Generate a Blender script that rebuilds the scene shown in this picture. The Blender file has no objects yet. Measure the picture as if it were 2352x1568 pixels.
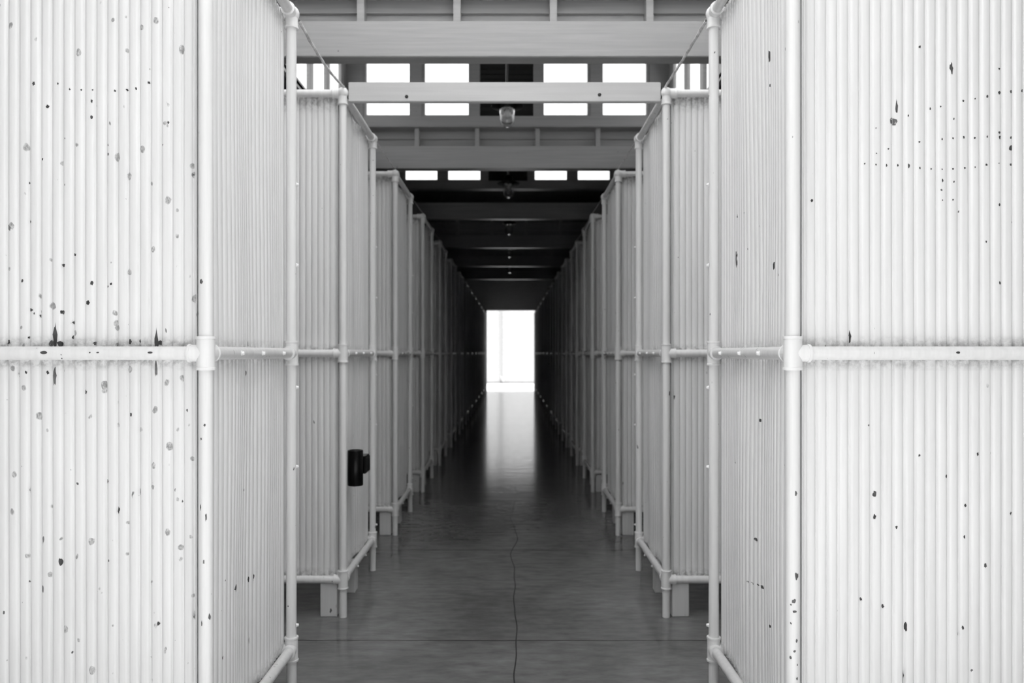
import bpy, bmesh, math, random
from mathutils import Vector, Matrix
random.seed(7)
C = bpy.context.scene.collection
PI = math.pi
EYE = 1.41                      # camera height
XL, XR = -0.90, 0.83            # lines of the two rows of corner posts
XC = -0.036                     # middle of the corridor
NEAR0, PERIOD, LEN, WID = 2.31, 1.885, 0.90, 1.60
NUNIT = 14
TOP, MID, LOW = 2.80, EYE, 0.20
PR = 0.0205                     # pipe radius
PITCH = 0.0326                  # corrugation pitch
WALLY = [4.754 + 2.83 * i for i in range(6)]
ENDY = 28.0

# ------------------------------------------------------------------ materials
def new_mat(name):
    m = bpy.data.materials.new(name); m.use_nodes = True
    nt = m.node_tree
    return m, nt, nt.nodes['Principled BSDF'], nt.nodes.new, nt.links.new

def grey(v): return (v, v, v, 1)

def ramp(nt, fac, stops):
    r = nt.nodes.new('ShaderNodeValToRGB')
    el = r.color_ramp.elements
    while len(el) < len(stops): el.new(0.5)
    for e, (p, v) in zip(el, stops):
        e.position = p; e.color = grey(v)
    nt.links.new(fac, r.inputs['Fac'])
    return r.outputs['Color']

def mathn(nt, op, a, b=None, clamp=False):
    n = nt.nodes.new('ShaderNodeMath'); n.operation = op; n.use_clamp = clamp
    for i, v in enumerate((a, b)):
        if v is None: continue
        if isinstance(v, (int, float)): n.inputs[i].default_value = v
        else: nt.links.new(v, n.inputs[i])
    return n.outputs[0]

def mixc(nt, fac, a, b, mode='MIX'):
    n = nt.nodes.new('ShaderNodeMix'); n.data_type = 'RGBA'; n.blend_type = mode
    for s, v in ((n.inputs['Factor'], fac), (n.inputs['A'], a), (n.inputs['B'], b)):
        if isinstance(v, (int, float)): s.default_value = v
        elif isinstance(v, tuple): s.default_value = v
        else: nt.links.new(v, s)
    return n.outputs['Result']

def coords(nt, scale=(1, 1, 1), rnd=True):
    tc = nt.nodes.new('ShaderNodeTexCoord')
    out = tc.outputs['Object']
    if rnd:
        oi = nt.nodes.new('ShaderNodeObjectInfo')
        v = nt.nodes.new('ShaderNodeVectorMath'); v.operation = 'ADD'
        s = mathn(nt, 'MULTIPLY', oi.outputs['Random'], 37.0)
        nt.links.new(out, v.inputs[0]); nt.links.new(s, v.inputs[1]); out = v.outputs[0]
    mp = nt.nodes.new('ShaderNodeMapping'); mp.inputs['Scale'].default_value = scale
    nt.links.new(out, mp.inputs['Vector'])
    return mp.outputs['Vector']

def noise(nt, vec, scale, detail=4, rough=0.55, dist=0.0):
    n = nt.nodes.new('ShaderNodeTexNoise')
    n.inputs['Scale'].default_value = scale; n.inputs['Detail'].default_value = detail
    n.inputs['Roughness'].default_value = rough; n.inputs['Distortion'].default_value = dist
    nt.links.new(vec, n.inputs['Vector'])
    return n.outputs['Fac']

def spots(nt, vec, scale, size, keep, warp=0.25):
    """round-ish flakes: one candidate per voronoi cell, only some cells keep theirs"""
    nz = nt.nodes.new('ShaderNodeTexNoise'); nz.inputs['Scale'].default_value = scale * 2.2
    nz.inputs['Detail'].default_value = 2
    nt.links.new(vec, nz.inputs['Vector'])
    sub = nt.nodes.new('ShaderNodeVectorMath'); sub.operation = 'MULTIPLY_ADD'
    nt.links.new(nz.outputs['Color'], sub.inputs[0])
    sub.inputs[1].default_value = (warp / scale,) * 3
    nt.links.new(vec, sub.inputs[2])
    vo = nt.nodes.new('ShaderNodeTexVoronoi'); vo.inputs['Scale'].default_value = scale
    nt.links.new(sub.outputs[0], vo.inputs['Vector'])
    sp = nt.nodes.new('ShaderNodeSeparateColor'); nt.links.new(vo.outputs['Color'], sp.inputs[0])
    r = mathn(nt, 'MULTIPLY', mathn(nt, 'SUBTRACT', sp.outputs[0], 1 - keep), size / keep)
    d = mathn(nt, 'SUBTRACT', r, vo.outputs['Distance'])
    return mathn(nt, 'MULTIPLY', d, 22.0, True), sp.outputs[1]

def paint(name, base=0.78, spot=None, fleck=0.0, rough=0.42, streak=0.06, edge_dirt_shade=0.0, rnd=True, grain=(9, 9, 0.35), sv=None):
    m, nt, b, N, L = new_mat(name)
    v = coords(nt, (1, 1, 0.5), rnd)
    vs = coords(nt, grain, rnd)
    col = ramp(nt, noise(nt, vs, 6, 3), [(0.3, base - streak), (0.7, base + 0.02)])
    big = noise(nt, v, 2.5, 3)
    col = mixc(nt, mathn(nt, 'MULTIPLY', big, streak), col, grey(base * 0.7))
    if spot:
        sc, size, keep, tone = spot
        f, t = spots(nt, coords(nt, sv, rnd) if sv else v, sc, size, keep)
        mott = noise(nt, v, 160, 3, 0.7)
        sh = mathn(nt, 'MULTIPLY', f, ramp(nt, mott, [(0.35, 0.25), (0.6, 1.0)]))
        col = mixc(nt, sh, col, grey(tone))
    if fleck:
        f, t = spots(nt, coords(nt, (1, 1, 0.42), rnd), 30, 0.20, fleck, 0.5)
        col = mixc(nt, f, col, mixc(nt, t, grey(0.035), grey(0.25)))
        f, t = spots(nt, coords(nt, (1, 1, 0.7), rnd), 55, 0.20, fleck * 0.6, 0.4)
        col = mixc(nt, f, col, grey(0.12))
    if edge_dirt_shade:
        # grime and painted contact shade along the three rails
        tc = N('ShaderNodeTexCoord'); sx = N('ShaderNodeSeparateXYZ'); L(tc.outputs['Object'], sx.inputs[0])
        g = None
        for z0, wdt in ((MID, 0.055), (LOW, 0.06), (TOP, 0.10)):
            d = mathn(nt, 'ABSOLUTE', mathn(nt, 'SUBTRACT', sx.outputs[2], z0))
            k = mathn(nt, 'SUBTRACT', 1.0, mathn(nt, 'DIVIDE', d, wdt), True)
            g = k if g is None else mathn(nt, 'MAXIMUM', g, k)
        dn = ramp(nt, noise(nt, coords(nt, (1, 1, 1), rnd), 45, 5, 0.7), [(0.42, 0.0), (0.62, 1.0)])
        col = mixc(nt, mathn(nt, 'MULTIPLY', mathn(nt, 'MULTIPLY', g, dn), edge_dirt_shade, True), col, grey(0.10))
    L(col, b.inputs['Base Color'])
    b.inputs['Roughness'].default_value = rough
    b.inputs['Specular IOR Level'].default_value = 0.35
    bp = N('ShaderNodeBump'); bp.inputs['Strength'].default_value = 0.12; bp.inputs['Distance'].default_value = 0.003
    L(noise(nt, v, 120, 3), bp.inputs['Height']); L(bp.outputs[0], b.inputs['Normal'])
    return m

M = {}
M['panel_spotty'] = paint('blistered_white_paint', 0.80, (26, 0.26, 0.75, 0.30), 0.10, edge_dirt_shade=0.9, sv=(1, 0, 0.7))
M['panel'] = paint('white_panel_paint', 0.80, (22, 0.10, 0.10, 0.35), 0.035, edge_dirt_shade=0.8)
M['panel_clean'] = paint('clean_white_panel_paint', 0.82, None, 0.025, edge_dirt_shade=0.5)
M['pipe'] = paint('white_pipe_paint', 0.80, (60, 0.16, 0.10, 0.35), 0.06, rough=0.38)
M['fitting'] = paint('white_fitting_paint', 0.82, None, 0.04, rough=0.38)
M['side_pipe'] = paint('worn_pipe_paint', 0.70, (40, 0.3, 0.45, 0.42), 0.10, rough=0.4)
M['timber'] = paint('painted_timber', 0.40, (9, 0.10, 0.10, 0.30), 0.015, rough=0.33, streak=0.05, grain=(0.35, 9, 9))
M['tie'] = paint('white_tie_paint', 0.54, (7, 0.05, 0.10, 0.30), 0.0, rough=0.4, streak=0.04, grain=(0.35, 9, 9))
M['block'] = paint('painted_block', 0.70, (20, 0.2, 0.2, 0.35), 0.08)
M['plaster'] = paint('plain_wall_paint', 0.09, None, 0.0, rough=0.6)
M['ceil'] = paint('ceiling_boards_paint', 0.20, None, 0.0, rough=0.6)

def simple(name, v, rough, metal=0.0, var=0.0):
    m, nt, b, N, L = new_mat(name)
    n = noise(nt, coords(nt), 30, 4)
    L(ramp(nt, n, [(0.3, v * (1 - var)), (0.7, v * (1 + var))]), b.inputs['Base Color'])
    b.inputs['Roughness'].default_value = rough; b.inputs['Metallic'].default_value = metal
    return m
M['rust'] = simple('bare_rusty_metal', 0.06, 0.8, 0.0, 0.5)
M['chip'] = simple('flaked_primer', 0.13, 0.8, 0.0, 0.5)
M['black'] = simple('black_enamel', 0.003, 0.25, 0.0, 0.1)
M['black'].node_tree.nodes['Principled BSDF'].inputs['Specular IOR Level'].default_value = 0.22
M['bulb'] = simple('opal_bulb', 0.75, 0.25)
M['pipe_grey'] = simple('grey_downpipe', 0.33, 0.7, 0.0, 0.05)
M['rope'] = simple('old_rope', 0.68, 0.85, 0.0, 0.35)
M['bolt'] = simple('painted_bolt', 0.86, 0.3)
M['knot'] = simple('dark_bolt', 0.02, 0.6)

m, nt, b, N, L = new_mat('vent_louvre_metal')
b.inputs['Base Color'].default_value = grey(0.02); b.inputs['Roughness'].default_value = 0.7
M['vent'] = m

# clear glass: lets daylight straight through and mirrors a little at its surface
def glass(name, rmin, tint):
    m, nt, b, N, L = new_mat(name)
    nt.nodes.remove(b)
    t = N('ShaderNodeBsdfTransparent'); t.inputs[0].default_value = grey(tint)
    g = N('ShaderNodeBsdfGlossy'); g.inputs['Roughness'].default_value = 0.03
    fr = N('ShaderNodeFresnel'); fr.inputs['IOR'].default_value = 1.25
    mx = N('ShaderNodeMixShader')
    L(mathn(nt, 'ADD', fr.outputs[0], rmin), mx.inputs[0])
    L(t.outputs[0], mx.inputs[1]); L(g.outputs[0], mx.inputs[2])
    L(mx.outputs[0], nt.nodes['Material Output'].inputs[0])
    return m
m, nt, b, N, L = new_mat('added_milky_sheet'); nt.nodes.remove(b)  # translucent sheet for the added roof lights
t = N('ShaderNodeBsdfTranslucent'); t.inputs[0].default_value = grey(0.95)
L(t.outputs[0], nt.nodes['Material Output'].inputs[0]); M['milky'] = m
M['pane'] = glass('window_glass', 0.0, 0.97)
m, nt, b, N, L = new_mat('jar_glass')
b.inputs['Base Color'].default_value = grey(0.97); b.inputs['Roughness'].default_value = 0.02
b.inputs['Transmission Weight'].default_value = 1.0; b.inputs['IOR'].default_value = 1.48
M['jar'] = m

# concrete floor: dark, burnished, with joints and one long crack
m, nt, b, N, L = new_mat('burnished_concrete')
v = coords(nt, (1, 1, 1), False)
tc = N('ShaderNodeTexCoord'); sx = N('ShaderNodeSeparateXYZ'); L(tc.outputs['Object'], sx.inputs[0])
n1 = noise(nt, v, 1.3, 6, 0.6, 0.4); n2 = noise(nt, coords(nt, (1, 3, 1), False), 7, 6, 0.65)
c1 = ramp(nt, n1, [(0.3, 0.115), (0.72, 0.20)])
c2 = ramp(nt, n2, [(0.3, 0.70), (0.7, 1.15)])
col = mixc(nt, 1.0, c1, c2, 'MULTIPLY')
f, t = spots(nt, v, 3.0, 0.06, 0.35, 0.1)
col = mixc(nt, f, col, grey(0.02))
wob = mathn(nt, 'MULTIPLY', mathn(nt, 'SUBTRACT', noise(nt, coords(nt, (0.01, 1, 1), False), 0.7, 2), 0.5), 0.22)
def line(axis, c, w):
    a = mathn(nt, 'ADD', sx.outputs[axis], wob) if axis == 0 else sx.outputs[axis]
    d = mathn(nt, 'ABSOLUTE', mathn(nt, 'SUBTRACT', a, c))
    return mathn(nt, 'LESS_THAN', d, w)
ln = line(0, 0.02, 0.0032)
for yy in (3.85, 5.62, 7.62, 9.5, 11.4, 13.3, 15.2, 17.1, 19.0, 20.9):
    ln = mathn(nt, 'MAXIMUM', ln, line(1, yy, 0.006))
col = mixc(nt, mathn(nt, 'MULTIPLY', ln, 0.8), col, grey(0.015))
L(col, b.inputs['Base Color'])
L(ramp(nt, n2, [(0.3, 0.09), (0.75, 0.2)]), b.inputs['Roughness'])
b.inputs['Specular IOR Level'].default_value = 0.36
bp = N('ShaderNodeBump'); bp.inputs['Strength'].default_value = 0.10; bp.inputs['Distance'].default_value = 0.012
L(noise(nt, coords(nt, (0.5, 2.2, 1), False), 3.0, 3, 0.5), bp.inputs['Height']); L(bp.outputs[0], b.inputs['Normal'])
M['floor'] = m

m, nt, b, N, L = new_mat('pale_paving')
L(ramp(nt, noise(nt, coords(nt, (1, 1, 1), False), 2, 5), [(0.3, 0.62), (0.7, 0.75)]), b.inputs['Base Color'])
b.inputs['Roughness'].default_value = 0.9
M['paving'] = m
m, nt, b, N, L = new_mat('whitewashed_brick')
tc = N('ShaderNodeTexCoord'); mp = N('ShaderNodeMapping'); mp.inputs['Rotation'].default_value = (PI / 2, 0, 0)
L(tc.outputs['Object'], mp.inputs[0])
br = N('ShaderNodeTexBrick'); br.inputs['Scale'].default_value = 1.0
br.inputs['Color1'].default_value = grey(0.50); br.inputs['Color2'].default_value = grey(0.44); br.inputs['Mortar'].default_value = grey(0.33)
br.inputs['Brick Width'].default_value = 0.23; br.inputs['Row Height'].default_value = 0.078; br.inputs['Mortar Size'].default_value = 0.01
L(mp.outputs[0], br.inputs['Vector']); L(br.outputs['Color'], b.inputs['Base Color']); b.inputs['Roughness'].default_value = 0.9
M['brick'] = m

# ------------------------------------------------------------------ mesh helpers
def put(name, bm, mats, parent=None, loc=(0, 0, 0), angle=40, flat=False):
    bmesh.ops.recalc_face_normals(bm, faces=bm.faces[:]) if not flat else None
    me = bpy.data.meshes.new(name); bm.to_mesh(me); bm.free()
    for mt in (mats if isinstance(mats, (list, tuple)) else [mats]): me.materials.append(M[mt])
    if not flat:
        for p in me.polygons: p.use_smooth = True
        me.set_sharp_from_angle(angle=math.radians(angle))
    o = bpy.data.objects.new(name, me); C.objects.link(o); o.location = loc
    if parent: o.parent = parent
    return o

def tag(o, label=None, cat=None, group=None, kind=None):
    for k, v in (('label', label), ('category', cat), ('group', group), ('kind', kind)):
        if v: o[k] = v
    return o

def empty(name, loc):
    o = bpy.data.objects.new(name, None); C.objects.link(o); o.location = loc; o.empty_display_size = 0.1
    return o

def box(bm, x0, x1, y0, y1, z0, z1, bev=0.0):
    t = bmesh.new()
    bmesh.ops.create_cube(t, size=1)
    for vv in t.verts:
        vv.co = Vector(((x0 + x1) / 2 + vv.co.x * (x1 - x0), (y0 + y1) / 2 + vv.co.y * (y1 - y0), (z0 + z1) / 2 + vv.co.z * (z1 - z0)))
    if bev: bmesh.ops.bevel(t, geom=t.edges[:], offset=bev, segments=2, affect='EDGES')
    me = bpy.data.meshes.new('tmp'); t.to_mesh(me); t.free(); bm.from_mesh(me); bpy.data.meshes.remove(me)
    return bm

def lathe(bm, p0, axis, prof, seg=20):
    """profile [(r, h)...] turned about axis from p0"""
    a = Vector(axis).normalized(); q = Vector((0, 0, 1)).rotation_difference(a).to_matrix()
    rings = []
    for r, h in prof:
        if r < 1e-6: rings.append([bm.verts.new(Vector(p0) + a * h)])
        else: rings.append([bm.verts.new(Vector(p0) + a * h + q @ Vector((r * math.cos(2 * PI * i / seg), r * math.sin(2 * PI * i / seg), 0))) for i in range(seg)])
    for A, B in zip(rings, rings[1:]):
        for i in range(seg):
            j = (i + 1) % seg
            if len(A) == 1 and len(B) == 1: continue
            if len(A) == 1: bm.faces.new((A[0], B[i], B[j]))
            elif len(B) == 1: bm.faces.new((A[i], B[0], A[j]))
            else: bm.faces.new((A[i], B[i], B[j], A[j]))
    return bm

def tube(bm, p0, p1, r, seg=20):
    d = Vector(p1) - Vector(p0)
    return lathe(bm, p0, d, [(0, 0), (r, 0), (r, d.length), (0, d.length)], seg)

def socket(bm, p0, axis, r, ln, seg=20):
    return lathe(bm, p0, axis, [(r, 0), (r, ln - 0.008), (r + 0.002, ln - 0.008), (r + 0.0028, ln - 0.004), (r + 0.002, ln), (PR * 0.9, ln)], seg)

def ball(bm, c, r, seg=20, n=9):
    return lathe(bm, Vector(c) - Vector((0, 0, r)), (0, 0, 1), [(r * math.sin(PI * i / n), r - r * math.cos(PI * i / n)) for i in range(n + 1)], seg)

def bmn(): return bmesh.new()

# corrugation profile: broad flat ribs parted by narrow valleys
TS = (0.0, 0.2, 0.32, 0.40, 0.46, 0.54, 0.60, 0.68, 0.8)
def prof(u):
    t = (u / PITCH) % 1.0
    return 0.0075 * math.exp(-((t - 0.5) / 0.105) ** 2) + 0.0012 * (1 - math.cos(2 * PI * (t))) * 0.5

def panel_us(w):
    us, k = [], 0
    while True:
        for t in TS:
            u = (k + t) * PITCH
            if u >= w:
                us.append(w); return us
            us.append(u)
        k += 1

def sheet(w, z0, z1, rows, place, wave):
    """place(u, depth, z) -> local position, depth grows away from the viewer's side"""
    bm = bmn(); us = panel_us(w); grid = []
    for j in range(rows + 1):
        z = z0 + (z1 - z0) * j / rows
        grid.append([bm.verts.new(place(u, prof(u) + wave(u, z), z)) for u in us])
    for A, B in zip(grid, grid[1:]):
        for i in range(len(us) - 1): bm.faces.new((A[i], A[i + 1], B[i + 1], B[i]))
    return bm

def chip(bm, place, wave, u, z, w, h, rnd, spike=0, mi=1):
    """a flake of lost paint: an irregular patch lying on the corrugated sheet"""
    n = 12; rings = []
    jag = [rnd.uniform(0.65, 1.25) for _ in range(n)]
    for q in (0.5, 1.0):
        ring = []
        for i in range(n):
            a = 2 * PI * i / n
            du = math.cos(a) * w / 2 * q * jag[i]; dz = math.sin(a) * h / 2 * q * jag[i]
            if spike and dz > -h * 0.1: du *= max(0.12, 1 - (dz + h * 0.1) / (h * 0.55))
            uu, zz = u + du, z + dz
            ring.append(bm.verts.new(place(uu, prof(uu) + wave(uu, zz) - 0.0007, zz)))
        rings.append(ring)
    c = bm.verts.new(place(u, prof(u) + wave(u, z) - 0.0007, z))
    fs = []
    for i in range(n):
        j = (i + 1) % n
        fs.append(bm.faces.new((c, rings[0][i], rings[0][j])))
        fs.append(bm.faces.new((rings[0][i], rings[1][i], rings[1][j], rings[0][j])))
    for f in fs: f.material_index = mi

def pipe_chip(bm, c, r, ang, z, w, h, rnd, mi=1):
    n = 10; ring = []
    for i in range(n):
        a = 2 * PI * i / n; k = rnd.uniform(0.65, 1.25)
        th = ang + math.cos(a) * w / 2 * k / r
        ring.append(bm.verts.new((c[0] + (r + 0.0006) * math.cos(th), c[1] + (r + 0.0006) * math.sin(th), z + math.sin(a) * h / 2 * k)))
    cc = bm.verts.new((c[0] + (r + 0.0006) * math.cos(ang), c[1] + (r + 0.0006) * math.sin(ang), z))
    for i in range(n):
        f = bm.faces.new((cc, ring[i], ring[(i + 1) % n])); f.material_index = mi

# ------------------------------------------------------------------ stalls
OFF = PR + 0.006
def front_place(s): return lambda u, d, z: Vector((s * u, OFF + d, z))
def side_place(s): return lambda u, d, z: Vector((s * (OFF + d), u, z))
def front_wave(ph): return lambda u, z: 0.0025 * math.sin(u * 5 + ph) + 0.0015 * math.sin(z * 2.3 + ph)
def side_wave(ph):
    def w(y, z):
        e = math.sin(PI * min(max(y / LEN, 0), 1))
        return e * (0.010 * math.sin(2 * PI * y / 0.42 + ph + 0.35 * math.sin(z * 2.1 + ph)) + 0.004 * math.sin(z * 3 + ph)) + 0.010 * (1 - e) * 0
    return w

PX = lambda px, Y: (px - 1174.0) / 1800.0 * Y
PZ = lambda py, Y: EYE - (py - 811.0) / 1800.0 * Y

LEFT_CHIPS = [(127,768,15,58,1),(118,790,16,16,0),(138,789,16,12,0),(359,777,11,44,1),(366,787,10,10,0),(126,862,9,44,0),(358,846,7,38,0),
 (78,192,8,10,0),(70,509,7,7,0),(210,232,6,9,0),(210,268,6,9,0),(386,281,5,8,0),(110,245,9,10,0),(312,203,5,6,0),(212,206,4,5,0),(186,206,4,5,0),
 (340,188,5,6,0),(98,366,5,6,0),(133,192,5,5,0),(270,1172,10,15,0),(137,1290,9,17,0),(67,1125,5,12,0),(320,1130,5,14,0),(196,900,8,10,0),(110,855,6,10,0),
 (290,205,4,5,0),(160,205,4,5,0),(263,208,4,5,0),(20,785,12,12,0),(66,775,6,6,0),(166,775,5,9,0),(217,788,10,8,0),(298,785,10,12,0),(320,783,7,10,0),
 (362,1432,7,10,0),(444,1414,6,20,0),(300,952,5,8,0),(246,1105,5,10,0),(52,645,6,8,0),(92,725,7,9,0),(140,716,7,8,0),(202,695,9,11,0),(145,718,8,10,0),
 (72,712,12,8,0),(172,585,8,7,0),(145,610,12,9,0),(210,650,8,10,0),(168,740,9,9,0),(255,652,6,6,0),(60,855,5,8,0),(42,858,4,14,0)]
RIGHT_CHIPS = [(2112,108,6,7,0),(2185,157,8,27,0),(2295,158,6,6,0),(2059,243,8,30,1),(2052,279,19,18,0),(2322,340,12,13,0),
 (2348,208,6,7,0),(2322,210,6,7,0),(2295,213,7,9,0),(2267,221,6,7,0),(2239,227,4,5,0),(2212,232,6,6,0),(2160,245,4,5,0),(2136,250,4,6,0),
 (2086,266,4,5,0),(2322,316,5,6,0),(2296,315,6,9,0),(2267,314,4,5,0),(2238,317,5,5,0),(2213,316,5,7,0),(2188,318,4,5,0),(2163,320,4,6,0),(2111,326,5,4,0),
 (2012,294,3,4,0),(2040,342,4,4,0),(2013,352,4,3,0),(1986,376,4,5,0),(2012,378,4,5,0),(2036,380,4,6,0),(2062,380,4,6,0),(2087,381,5,11,0),(2112,386,5,6,0),
 (2138,388,4,5,0),(2163,389,3,4,0),(2188,388,5,4,0),(2215,386,5,5,0),(2239,384,3,4,0),(2265,379,6,5,0),(2294,375,4,3,0),(2321,378,6,6,0),(2164,415,4,8,0),
 (2190,418,4,5,0),(2164,460,3,4,0),(2188,459,4,4,0),(2295,304,6,6,0),(2295,470,5,6,0),(1953,772,6,32,1),(2008,1133,9,15,0),(2244,1042,6,9,0),(2110,1045,5,6,0),  # some marks here are bolts, their shade drawn as dark patches
 (2008,1186,7,12,0),(2215,1160,6,8,0),(2213,1232,5,9,0),(2262,1298,8,10,0),(2210,1440,6,10,0),(2028,1392,6,8,0),(2075,1552,6,34,0),(2172,1092,5,9,0),
 (2058,1210,5,8,0),(1978,1376,5,7,0),(2320,1178,5,7,0),(2200,1455,5,7,0),(2296,650,6,8,0),(1865,460,6,7,0),(2264,555,4,6,0),(2325,510,4,5,0),(2080,1440,5,20,0)]
SIDE_L = [(578,1330,3,14),(588,1325,3,18),(580,1470,2,18),(540,1350,4,16),(565,1125,3,7),(655,725,3,16),(574,790,3,12),(625,797,3,8),(510,1510,3,8)]
SIDE_R = [(1690,595,5,40),(1735,1240,7,9),(1722,1336,4,4),(1729,1339,5,3),(1738,1342,5,3),(1746,1347,5,8),(1692,497,3,8),(1776,610,3,16),(1761,130,2,30),(1762,195,2,10),(1768,1438,3,8),(1740,965,3,7),(1835,910,3,6)]

def tee(s, kind):
    """tee fitting on a corner post: sleeve on the post, sockets to the front rail and to the side rail"""
    bm = bmn(); r = 0.0262
    lathe(bm, (0, 0, -0.05), (0, 0, 1), [(PR * .9, 0), (r + .002, 0), (r + .0028, .004), (r + .002, .008), (r, .009), (r, .091), (r + .002, .092), (r + .0028, .096), (r + .002, .1), (PR * .9, .1)], 24)
    socket(bm, (0, 0, 0), (s, 0, 0), r * .95, 0.05, 24)
    socket(bm, (0, 0, 0), (0, 1 if kind == 'near' else -1, 0), r * 0.98, 0.05, 24)
    return bm

def corner(s, kind):
    bm = bmn(); r = 0.0262
    ball(bm, (0, 0, 0), 0.0325, 24, 12)
    socket(bm, (0, 0, 0), (0, 0, -1), r, 0.062, 24)
    socket(bm, (0, 0, 0), (s, 0, 0), r, 0.056, 24)
    socket(bm, (0, 0, 0), (0, 1 if kind == 'near' else -1, 0), r, 0.056, 24)
    return bm

def bolt(name, loc, axis, parent, r=0.0065):
    bm = bmn(); lathe(bm, (0, 0, 0), axis, [(r * 1.3, -0.002), (r * 1.3, 0.002), (r, 0.002), (r, 0.007), (r * .7, 0.0095), (0, 0.010)], 8)
    return put(name, bm, 'bolt', parent, loc)

def make_stall(s, first=False, seed=0):
    rnd = random.Random(seed + (1 if s > 0 else 2))
    X0 = XL if s < 0 else XR
    root = empty('changing_stall', (X0, NEAR0, 0))
    ph = 0.6 if s < 0 else 2.4
    # corrugated sheets
    fp, fw = front_place(s), front_wave(ph); sp, sw = side_place(s), side_wave(ph)
    bm = sheet(WID, LOW, TOP, 10, fp, fw)
    if first:
        Y = NEAR0 + OFF
        for (x, y, w, h, sk) in (LEFT_CHIPS if s < 0 else RIGHT_CHIPS):
            u = (PX(x, Y) - X0) * s
            if 0.02 < u < WID - .03: chip(bm, fp, fw, u, PZ(y, Y), w * .85 * Y / 1800, h * Y / 1800, rnd, sk, 1 if (w * h > 250 and not sk) else 2)
    mt = 'panel_spotty' if (s < 0 and first) else 'panel'
    put('front_panel', bm, [mt, 'chip', 'rust'], root)
    bm = sheet(LEN, LOW, TOP, 16, sp, sw)
    if first:
        XS = X0 + s * OFF
        for (x, y, w, h) in (SIDE_L if s < 0 else SIDE_R):
            Y = XS * 1800 / (x - 1174.0); u = Y - NEAR0
            if 0.03 < u < LEN - .03: chip(bm, sp, sw, u, PZ(y, Y), w * Y * Y / 1800 / abs(XS), h * Y / 1800, rnd, 0, 2)
    put('side_panel', bm, ['panel_clean', 'chip', 'rust'], root)
    # posts
    for kind, y in (('near', 0.0), ('far', LEN)):
        bm = bmn(); tube(bm, (0, 0, 0), (0, 0, TOP), PR, 24)
        if first and kind == 'near':
            A = -PI / 2
            spots_ = [(-.006, 1.62, .012, .014), (-.002, 1.40, .004, .006), (.004, 1.2, .006, .010), (-.006, 1.16, .005, .008), (.008, .93, .005, .022), (-.008, .96, .004, .02), (.002, .8, .005, .012), (-.004, .62, .004, .02)] if s < 0 else \
                     [(-.004, .685, .012, .014), (-.002, .655, .013, .007), (-.012, .675, .005, .006), (.002, 1.0, .007, .016), (.004, .57, .006, .010), (-.002, .54, .008, .007), (-.013, .52, .008, .01), (.006, .50, .004, .006), (.005, .46, .007, .010), (-.012, .62, .005, .008)]
            for du, z, w, h in spots_: pipe_chip(bm, (0, 0), PR, A + du / PR, z, w, h, rnd)
        po = put('post', bm, ['pipe', 'chip', 'rust'], root, (0, y, 0))
        for z in (MID, LOW): put('tee_fitting', tee(s, kind), 'fitting', po, (0, 0, z))
        put('corner_fitting', corner(s, kind), 'fitting', po, (0, 0, TOP))
        if kind == 'far':
            for z in (2.10, 1.77, 1.27, 0.945, 0.297): bolt('bolt', (-s * PR, 0, z), (-s, 0.4, 0), po)
    for y in (0.0, LEN):
        bm = bmn(); tube(bm, (0, 0, 0), (0, 0, TOP), PR, 12); put('post', bm, 'pipe', root, (s * WID, y, 0))
    # rails
    for z in (TOP, MID, LOW):
        bm = bmn(); tube(bm, (0, 0, 0), (s * WID, 0, 0), PR * .98, 20)
        if first and z == MID:
            for px_, w, h in ((110, .022, .010), (352, .016, .006), (215, .006, .004), (233, .009, .004), (2192, .014, .007)):
                if (px_ < 1174) != (s < 0): continue
                x = (PX(px_, NEAR0) - X0); n = 10
                ring = [bm.verts.new((x + math.cos(2 * PI * i / n) * w / 2 * rnd.uniform(.7, 1.2), 0, 0)) for i in range(n)]
                for i, vv in enumerate(ring):
                    th = math.sin(2 * PI * i / n) * h / 2 / PR + 0.1
                    vv.co.y = -(PR + .0004) * math.cos(th); vv.co.z = (PR + .0004) * math.sin(th)
                bm.faces.new(ring).material_index = 1
        put('front_rail', bm, ['pipe', 'rust'], root, (0, 0, z))
    for z in (TOP, MID, LOW):
        bm = bmn(); tube(bm, (0, 0, 0), (0, LEN, 0), PR * .98, 20)
        ra = put('side_rail', bm, 'side_pipe', root, (0, 0, z))
        ax = (-s, 0, 0) if z == MID else (-s, 0, -0.8)
        if z != TOP:
            for k in ((.28, .52, .8) if z == MID else (.35, .62)):
                bolt('bolt', Vector((0, k * LEN, 0)) + Vector(ax).normalized() * PR * .95, ax, ra)
    bm = bmn(); tube(bm, (0, 0, 0), (s * WID, 0, 0), PR, 12); put('rear_rail', bm, 'pipe', root, (0, LEN, TOP))
    # painted foot blocks that carry the frame
    def fb(x0, x1, y0, y1, h):
        bm = bmn(); box(bm, 0, x1 - x0, 0, y1 - y0, 0, h, 0.003)
        for vv in bm.verts:
            if vv.co.z < 0.02: vv.co.x += rnd.uniform(-.003, .003)
        put('foot_block', bm, 'block', root, (x0, y0, 0))
    a = sorted((s * .032, s * .122)); fb(a[0], a[1], 0.0, 0.09, LOW - PR)
    a = sorted((s * .02, s * .11)); fb(a[0], a[1], 0.42, 0.51, LOW - PR)
    return root

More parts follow.
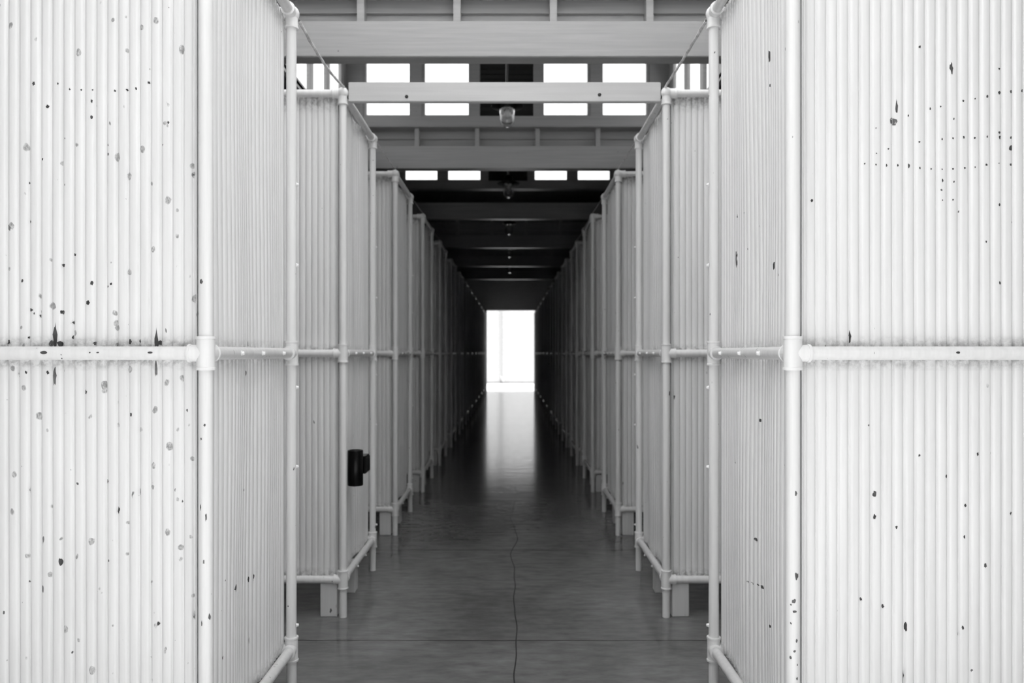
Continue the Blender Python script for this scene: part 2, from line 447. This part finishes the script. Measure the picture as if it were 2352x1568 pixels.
ORD = 'first second third fourth fifth sixth seventh eighth ninth tenth eleventh twelfth thirteenth fourteenth'.split()
def copy_stall(src, k):
    r = src.copy(); C.objects.link(r); r.location.y = NEAR0 + k * PERIOD
    for ch in src.children:
        if k > 5 and ch.name.startswith(('foot_block', 'rear_rail')): continue
        c = ch.copy(); C.objects.link(c); c.parent = r
        for g in ch.children:
            if g.name.startswith('bolt') and k > 4: continue
            d = g.copy(); C.objects.link(d); d.parent = c
    return r
for s in (-1, 1):
    side = 'in the row with the black bin' if s < 0 else 'in the row facing the black bin'
    grp = 'corrugated stalls in the row with the black bin' if s < 0 else 'corrugated stalls in the row facing the black bin'
    st = make_stall(s, True)
    tag(st, ('blistered ' if s < 0 else 'chipped ') + 'white corrugated stall at the open end, ' + side, 'stall', grp)
    proto = make_stall(s, False, 11); proto.location.y = NEAR0 + PERIOD
    for k in range(1, NUNIT):
        r = proto if k == 1 else copy_stall(proto, k)
        tag(r, f'{ORD[k]} white corrugated stall from the open end, {side}', 'stall', grp)

# ------------------------------------------------------------------ tie board, ropes, bin
tb = empty('tie_board', (0, NEAR0 + PERIOD, 2.751))
tag(tb, 'white painted tie board spanning the corridor between the second stalls', 'board')
bm = bmn(); box(bm, XL + PR + .012, XR - PR - .012, -0.018, 0.018, 0, 0.104, 0.003); put('board', bm, 'tie', tb)
for x, z in ((-0.557, .026), (0.471, .036)):
    bm = bmn(); lathe(bm, (0, 0, 0), (0, -1, 0), [(0.010, 0), (0.010, .003), (.006, .006), (0, .006)], 6); put('bolt_head', bm, 'knot', tb, (x, -0.018, z))
for x, w in ((XL + PR + .006, 1), (XR - PR - .006, 1)):
    bm = bmn(); box(bm, -0.006, 0.006, -.01, .01, .02, .085); put('bracket', bm, 'knot', tb, (x, 0, 0))

def strand(name, p0, p1, sag, r, label, group, twist=True):
    bm = bmn(); n = 28; pts = []
    for i in range(n + 1):
        t = i / n; p = Vector(p0).lerp(Vector(p1), t); p.z -= sag * 4 * t * (1 - t); pts.append(p)
    d = (Vector(p1) - Vector(p0)).normalized(); up = Vector((0, 0, 1)); sd = d.cross(up).normalized(); up = sd.cross(d)
    rings = []
    for i, p in enumerate(pts):
        rings.append([bm.verts.new(p + (sd * math.cos(a) + up * math.sin(a)) * r * (1 + .18 * math.cos(3 * a + i * 1.4) * twist)) for a in [2 * PI * k / 12 for k in range(12)]])
    for A, B in zip(rings, rings[1:]):
        for k in range(12): bm.faces.new((A[k], B[k], B[(k + 1) % 12], A[(k + 1) % 12]))
    o = put(name, bm, 'rope'); tag(o, label, 'rope', group); return o
for k in range(4):
    y0 = NEAR0 + k * PERIOD + LEN; y1 = NEAR0 + (k + 1) * PERIOD
    for s, X in ((-1, XL), (1, XR)):
        sd = "black bin's" if s < 0 else 'facing'
        r = .006 if k == 0 else .0025
        lab = f'{"thick rope" if k == 0 else "thin cord"} strung from {ORD[k]} to {ORD[k+1]} stall on the {sd} side'
        strand('hanging_rope', (X - s * .028, y0 + .01, TOP - .022), (X - s * .006, y1 - .01, TOP + .033), .028 if (s < 0 and k == 0) else .006, r, lab, 'ropes strung across the stall gaps')

YB = 4.275
bn = empty('wall_bin', (-0.850, YB, 0.69)); tag(bn, 'black cylindrical bin mounted on the side of the second stall', 'bin')
bm = bmn(); lathe(bm, (0, 0, 0), (0, 0, 1), [(0, 0.004), (.036, .004), (.040, 0), (.042, .004), (.042, .186), (.040, .192), (.034, .193), (.032, .188), (0, .188)], 32); put('canister', bm, 'black', bn)
bm = bmn(); box(bm, -0.026, 0.051, .045, .17, .055, .152, .006); put('bracket', bm, 'black', bn)

# ------------------------------------------------------------------ lamps
for k in range(5):
    y = 6.22 + 2.83 * k; x = XC + .004
    lp = empty('pendant_lamp', (x, y, 3.20))
    tag(lp, f'{ORD[k]} glass jar pendant lamp from the tie board, hanging under its black cap', 'lamp', 'jar lamps along the corridor')
    bm = bmn(); R, H = .060, .165
    lathe(bm, (0, 0, 0), (0, 0, 1), [(0, 0), (.02, .003), (.040, .014), (.054, .034), (R, .06), (R, H), (R - .004, H), (R - .004, .06), (.050, .036), (.037, .017), (.018, .007), (0, .005)], 28); put('glass_jar', bm, 'jar', lp)
    bm = bmn(); lathe(bm, (0, 0, .075), (0, 0, 1), [(0, 0), (.014, .003), (.025, .013), (.029, .028), (.027, .043), (.018, .06), (.013, .075), (.013, .09), (0, .09)], 20); put('bulb', bm, 'bulb', lp)
    bm = bmn(); lathe(bm, (0, 0, H - .012), (0, 0, 1), [(.0, 0.004), (.062, .004), (.066, 0), (.128, .012), (.130, .017), (.075, .042), (.055, .058), (.040, .10), (.018, .115), (0, .115)], 28); put('cap', bm, 'black', lp)
    t = (y - (WALLY[0] + 2.83 * k)) / 2.83
    top = (3.62 + .90 * t) if k < 2 else 3.70
    bm = bmn(); tube(bm, (0, 0, H + .09), (0, 0, top - 3.20), .007, 10); put('stem', bm, 'black', lp)

# ------------------------------------------------------------------ building
def struct(name, bm, mt, label=None, parent=None, loc=(0, 0, 0)):
    o = put(name, bm, mt, parent, loc, angle=30)
    if not parent: o['kind'] = 'structure'
    if label: o['label'] = label
    return o
XWL, XWR = XL - WID - .06, XR + WID + .06
LX0, LX1 = XC - 1.56, XC + 1.56        # sides of the roof monitors
CZ = 3.42                              # flat ceiling beside the monitors
FRONTY = -0.3
bm = bmn(); box(bm, XWL - .2, XWR + .2, 2.15, ENDY + .3, -0.15, 0.0); struct('floor', bm, 'floor', 'dark burnished concrete floor with joints and a long crack')
for nm, x0, x1 in (('wall_left', XWL - .2, XWL), ('wall_right', XWR, XWR + .2)):
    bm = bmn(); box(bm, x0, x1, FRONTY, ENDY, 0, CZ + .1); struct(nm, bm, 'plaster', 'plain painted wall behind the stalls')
# end wall with its doorway
DX0, DX1, DZ = -0.872, 0.856, 2.945
bm = bmn()
box(bm, XWL, DX0, ENDY, ENDY + .2, 0, 4.6); box(bm, DX1, XWR, ENDY, ENDY + .2, 0, 4.6); box(bm, DX0, DX1, ENDY, ENDY + .2, DZ, 4.6)
struct('wall_end', bm, 'timber', 'end wall with a tall doorway to the bright yard')
bm = bmn(); box(bm, DX0 - .07, DX0, ENDY - .03, ENDY + .2, 0, DZ); box(bm, DX1, DX1 + .07, ENDY - .03, ENDY + .2, 0, DZ); box(bm, DX0 - .07, DX1 + .07, ENDY - .03, ENDY + .2, DZ, DZ + .07)
struct('trim_1', bm, 'timber', 'frame around the far doorway')
# clerestory walls, one over each roof bay
winn = 0
Wd = 0.584
def window(x0, x1, z0, z1, y, axis='y', fw=.028, ft=.03):
    """small fixed light: frame and pane. axis y: faces along the corridor; axis x: in a side of the monitor"""
    global winn
    winn += 1
    e = empty(f'window_{winn}', (0, 0, 0)); e['kind'] = 'structure'; e['label'] = 'small clerestory window'
    def fr(a0, a1, c0, c1, t=ft):
        if axis == 'y': box(b1, a0, a1, y - t, y + t, c0, c1)
        else: box(b1, y - t, y + t, a0, a1, c0, c1)
    b1 = bmn(); fr(x0, x0 + fw, z0, z1); fr(x1 - fw, x1, z0, z1); fr(x0 + fw, x1 - fw, z0, z0 + fw); fr(x0 + fw, x1 - fw, z1 - fw, z1)
    put('window_frame', b1, 'timber', e)
    b1 = bmn(); q = [(x0 + fw, z0 + fw), (x1 - fw, z0 + fw), (x1 - fw, z1 - fw), (x0 + fw, z1 - fw)]
    b1.faces.new([b1.verts.new((a, y, c) if axis == 'y' else (y, a, c)) for a, c in q]); put('pane', b1, 'pane', e)

SIDE_OPEN = (1,)                     # bays whose sides are glazed
for n, Y in enumerate(WALLY):
    root = empty('wall_clerestory', (0, Y, 0)); root['kind'] = 'structure'; root['label'] = f'{ORD[n]} timber clerestory wall across the corridor'
    g = n in (0, 1, 2)
    bz0, bz1 = EYE + 1.775, EYE + 1.990
    bm = bmn(); box(bm, XWL, XWR, -.06, .06, bz0, bz1, .004); put('beam', bm, 'timber', root)
    sz = 3.615                          # sill level
    topz = (4.52, 4.52, 3.98, 3.66, 3.66, 4.62)[n]
    if n != 2:
        bm = bmn(); z = bz1
        hi = sz - .03 if g else topz
        while z < hi - .01:
            z1 = min(z + .098, hi)
            vs = [bm.verts.new((x, y, zz)) for x in (LX0 - .05, LX1 + .05) for y, zz in ((.062, z), (.085, z1 + .004), (.105, z1 + .004), (.105, z))]
            for f in ((0, 1, 2, 3), (7, 6, 5, 4), (0, 4, 5, 1), (1, 5, 6, 2), (2, 6, 7, 3), (3, 7, 4, 0)): bm.faces.new([vs[k] for k in f])
            z = z1
        put('siding', bm, 'timber', root)
        for q in range(-2, 4):
            x = XC - .0 + (q - .5) * Wd
            if not (LX0 < x < LX1): continue
            bm = bmn(); box(bm, x - .022, x + .022, -.01, .09, bz1, hi, .002); put('stud', bm, 'timber', root)
    if g:
        bm = bmn(); box(bm, LX0, LX1, -.055, .10, sz - .03, sz + .075, .004); put('sill', bm, 'timber', root)
        w0 = sz + .075; w1 = topz - .08
        xs = [(-1.432, -.957), (-.864, -.385), (.290, .767), (.862, 1.338)]
        gaps = []; cur = LX0
        for a, b_ in xs[:2] + [(-.303, .215)] + xs[2:]:
            gaps.append((cur, a)); cur = b_
        gaps.append((cur, LX1))
        bm = bmn()
        for a, b_ in gaps: box(bm, a, b_, .0, .08, w0, w1)
        box(bm, LX0, LX1, 0, .08, w1, (5.85 if n == 0 else topz + .05))
        put('mullion', bm, 'timber', root)
        for a, b_ in xs: window(a, b_, w0, w1, Y + .04)
        bm = bmn()
        for i in range(14):
            zz = w0 + .02 + i * (w1 - w0 - .03) / 14
            t = bmn(); box(t, -.303, .215, -.004, .004, -.032, .032)
            bmesh.ops.rotate(t, verts=t.verts[:], matrix=Matrix.Rotation(math.radians(40), 3, 'X'))
            bmesh.ops.translate(t, verts=t.verts[:], vec=(0, .05, zz + .02))
            me = bpy.data.meshes.new('tmp'); t.to_mesh(me); t.free(); bm.from_mesh(me); bpy.data.meshes.remove(me)
        box(bm, -.303, .215, .085, .10, w0, w1)
        put('vent', bm, 'vent', root)
        bm = bmn(); box(bm, -.056, -.034, .0, .03, w0, w1); put('vent_bar', bm, 'timber', root)
# roof slopes of the monitors
def slope(y0, z0, y1, z1, mt='ceil'):
    bm = bmn(); t = .08
    if mt == 'milky': t = .006
    vs = [bm.verts.new(p) for p in ((LX0 - .1, y0, z0), (LX1 + .1, y0, z0), (LX1 + .1, y1, z1), (LX0 - .1, y1, z1), (LX0 - .1, y0, z0 + t), (LX1 + .1, y0, z0 + t), (LX1 + .1, y1, z1 + t), (LX0 - .1, y1, z1 + t))]
    for f in ((0, 1, 2, 3), (7, 6, 5, 4), (0, 4, 5, 1), (1, 5, 6, 2), (2, 6, 7, 3), (3, 7, 4, 0)): bm.faces.new([vs[i] for i in f])
    struct('ceiling', bm, mt, 'sloping roof of a monitor bay')  # milky pieces are an added light source, the others are boards
starts = [WALLY[0] - 2.83] + WALLY
def hexa(bm, xx0, xx1, a, b_, lo, za, zb):
    vs = [bm.verts.new(p) for p in ((xx0, a, lo), (xx1, a, lo), (xx1, b_, lo), (xx0, b_, lo), (xx0, a, za), (xx1, a, za), (xx1, b_, zb), (xx0, b_, zb))]
    for f in ((0, 1, 2, 3), (7, 6, 5, 4), (0, 4, 5, 1), (1, 5, 6, 2), (2, 6, 7, 3), (3, 7, 4, 0)): bm.faces.new([vs[q] for q in f])
for i in range(1, 6):
    Y0, Y1 = starts[i], starts[i + 1]
    ztop = (0, 4.52, 3.98, 3.66, 3.66, 3.66)[i]
    zt = lambda y: 3.64 + (ztop - 3.64) * (y - Y0) / (Y1 - Y0 + .06)
    if i == 1:                          # milky strip added at the slope's foot to brighten the stalls below
        ym = Y0 + .90
        slope(Y0 + .07, zt(Y0 + .07), ym, zt(ym), 'milky'); slope(ym, zt(ym), Y1 + .06, ztop)
    else: slope(Y0 + .06, zt(Y0 + .06), Y1 + .06, ztop)
    for x, sg in ((LX0, -1), (LX1, 1)):
        nm = 'wall_monitor_left' if sg < 0 else 'wall_monitor_right'
        bm = bmn(); xx0, xx1 = sorted((x, x + sg * .03))
        if i in SIDE_OPEN:
            ws = []; y = Y1 - .20
            while y - .49 > Y0 + .30:
                ws.append((y - .49, y)); y -= .575
            ws.reverse(); cur = Y0 + .06
            box(bm, xx0, xx1, Y0 + .06, Y1, CZ - .02, 3.455)
            for a, b_ in ws:
                hexa(bm, xx0, xx1, cur, a, 3.455, zt(cur), zt(a))
                hexa(bm, xx0, xx1, a, b_, zt(a) - .03, zt(a), zt(b_))
                window(a, b_, 3.455, zt(a) - .03, (xx0 + xx1) / 2, 'x', .014, .014)
                cur = b_
            hexa(bm, xx0, xx1, cur, Y1, 3.455, zt(cur), zt(Y1))
        else:
            hexa(bm, xx0, xx1, Y0 + .06, Y1, CZ - .02, zt(Y0 + .06), zt(Y1))
        struct(nm, bm, 'timber', 'boarded side of a roof monitor')
# flat ceilings
for x0, x1 in ((XWL - .2, LX0), (LX1, XWR + .2)):
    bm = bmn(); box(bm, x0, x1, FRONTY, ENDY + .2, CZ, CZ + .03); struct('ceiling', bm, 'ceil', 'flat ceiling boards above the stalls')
# unseen monitor over the open end, its raised milky roof added for light
RY0, RY1, RZ = FRONTY, WALLY[0] + .08, 5.8
winn += 1
e = empty(f'window_{winn}', (0, 0, 0)); e['kind'] = 'structure'; e['label'] = 'added milky roof lights brightening the open end, out of view'
bm = bmn(); box(bm, LX0, LX1, RY0, RY1, RZ, RZ + .006); put('pane', bm, 'milky', e)
for q in range(6):
    y = RY0 + (RY1 - RY0) * q / 5
    bm = bmn(); box(bm, LX0, LX1, y - .03, y + .03, RZ - .10, RZ); put('rafter', bm, 'timber', e)
for nm, x0, x1 in (('wall_monitor_left', LX0 - .06, LX0), ('wall_monitor_right', LX1, LX1 + .06)):
    bm = bmn(); box(bm, x0, x1, RY0, RY1, CZ - .02, RZ + .05); struct(nm, bm, 'panel_clean', 'white sheeted side of the added roof monitor, bouncing light at the open end')  # unseen sides, kept white to throw the roof light down
bm = bmn(); box(bm, LX0 - .06, LX1 + .06, WALLY[-1], ENDY + .2, 4.52, 4.62); box(bm, LX0 - .06, LX0, WALLY[-1], ENDY, CZ, 4.52); box(bm, LX1, LX1 + .06, WALLY[-1], ENDY, CZ, 4.52)
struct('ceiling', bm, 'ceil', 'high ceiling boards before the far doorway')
# ------------------------------------------------------------------ the yard beyond and before
bm = bmn(); box(bm, -40, 40, ENDY + .3, 37.2, -.12, -.02); struct('ground', bm, 'paving', 'pale paving of the yard')
bm = bmn(); box(bm, -40, 40, -40, 2.15, -.15, -.005); struct('ground', bm, 'paving', 'pale paving before the open end')  # carried in under the roof, out of view, to lighten the lower panels
bm = bmn(); box(bm, -14, 14, 37.2, 37.5, -.02, 7); struct('wall_yard', bm, 'brick', 'whitewashed brick wall across the yard')
bm = bmn(); box(bm, -7, 7, -9, -6.5, -.02, 5.0); struct('wall_light_blocker', bm, 'plaster', 'added dark block behind the viewer, out of view, dimming the corridor')  # unseen block added to cut the light reaching the deep stalls
bm = bmn(); box(bm, -14, 14, 37.12, 37.2, -.02, .05); struct('trim_2', bm, 'ceil', 'low dark kerb at the foot of the brick wall')
dp = empty('downpipe', (-0.50, 37.1, 0)); tag(dp, 'pale downpipe on the whitewashed brick wall beyond the doorway', 'pipe')
bm = bmn(); tube(bm, (0, 0, .30), (0, 0, 6.5), .055, 16); put('pipe', bm, 'pipe_grey', dp)
bm = bmn(); tube(bm, (0, 0, .32), (.14, -.12, .06), .055, 16); put('shoe', bm, 'pipe_grey', dp)

# ------------------------------------------------------------------ light
w = bpy.data.worlds.new('World'); bpy.context.scene.world = w; w.use_nodes = True
bg = w.node_tree.nodes['Background']; bg.inputs[0].default_value = (1, 1, 1, 1); bg.inputs[1].default_value = 1.0
sun = bpy.data.lights.new('sun', 'SUN'); sun.energy = 3.6; sun.angle = math.radians(3)
so = bpy.data.objects.new('sun', sun); C.objects.link(so)
so.rotation_euler = Vector((0.05, 0.33, -0.94)).to_track_quat('-Z', 'Y').to_euler()
def portal(name, loc, direction, sx_, sy_):
    l = bpy.data.lights.new(name, 'AREA'); l.shape = 'RECTANGLE'; l.size = sx_; l.size_y = sy_; l.cycles.is_portal = True
    o = bpy.data.objects.new(name, l); C.objects.link(o); o.location = loc
    o.rotation_euler = Vector(direction).to_track_quat('-Z', 'Y').to_euler()
portal('portal_open_end', (XC, FRONTY - .1, CZ / 2), (0, 1, 0), XWR - XWL, CZ)
portal('portal_doorway', ((DX0 + DX1) / 2, ENDY + .1, DZ / 2), (0, -1, 0), DX1 - DX0, DZ)

# ------------------------------------------------------------------ camera and view
cam = bpy.data.cameras.new('camera'); co = bpy.data.objects.new('camera', cam); C.objects.link(co)
cam.sensor_width = 36; cam.lens = 1800 / 2352 * 36
cam.shift_x = 2 / 2352; cam.shift_y = 27 / 2352
co.location = (0, 0, EYE); co.rotation_euler = (PI / 2, 0, 0)
cam.clip_start = .05
cam.dof.use_dof = True; cam.dof.focus_distance = 2.45; cam.dof.aperture_fstop = 3.2
sc = bpy.context.scene
sc.camera = co
sc.view_settings.view_transform = 'Standard'; sc.view_settings.look = 'None'
sc.view_settings.exposure = 0.95; sc.view_settings.gamma = 1
sc.cycles.max_bounces = 12; sc.cycles.diffuse_bounces = 8; sc.cycles.transparent_max_bounces = 16
sc.cycles.sample_clamp_indirect = 8
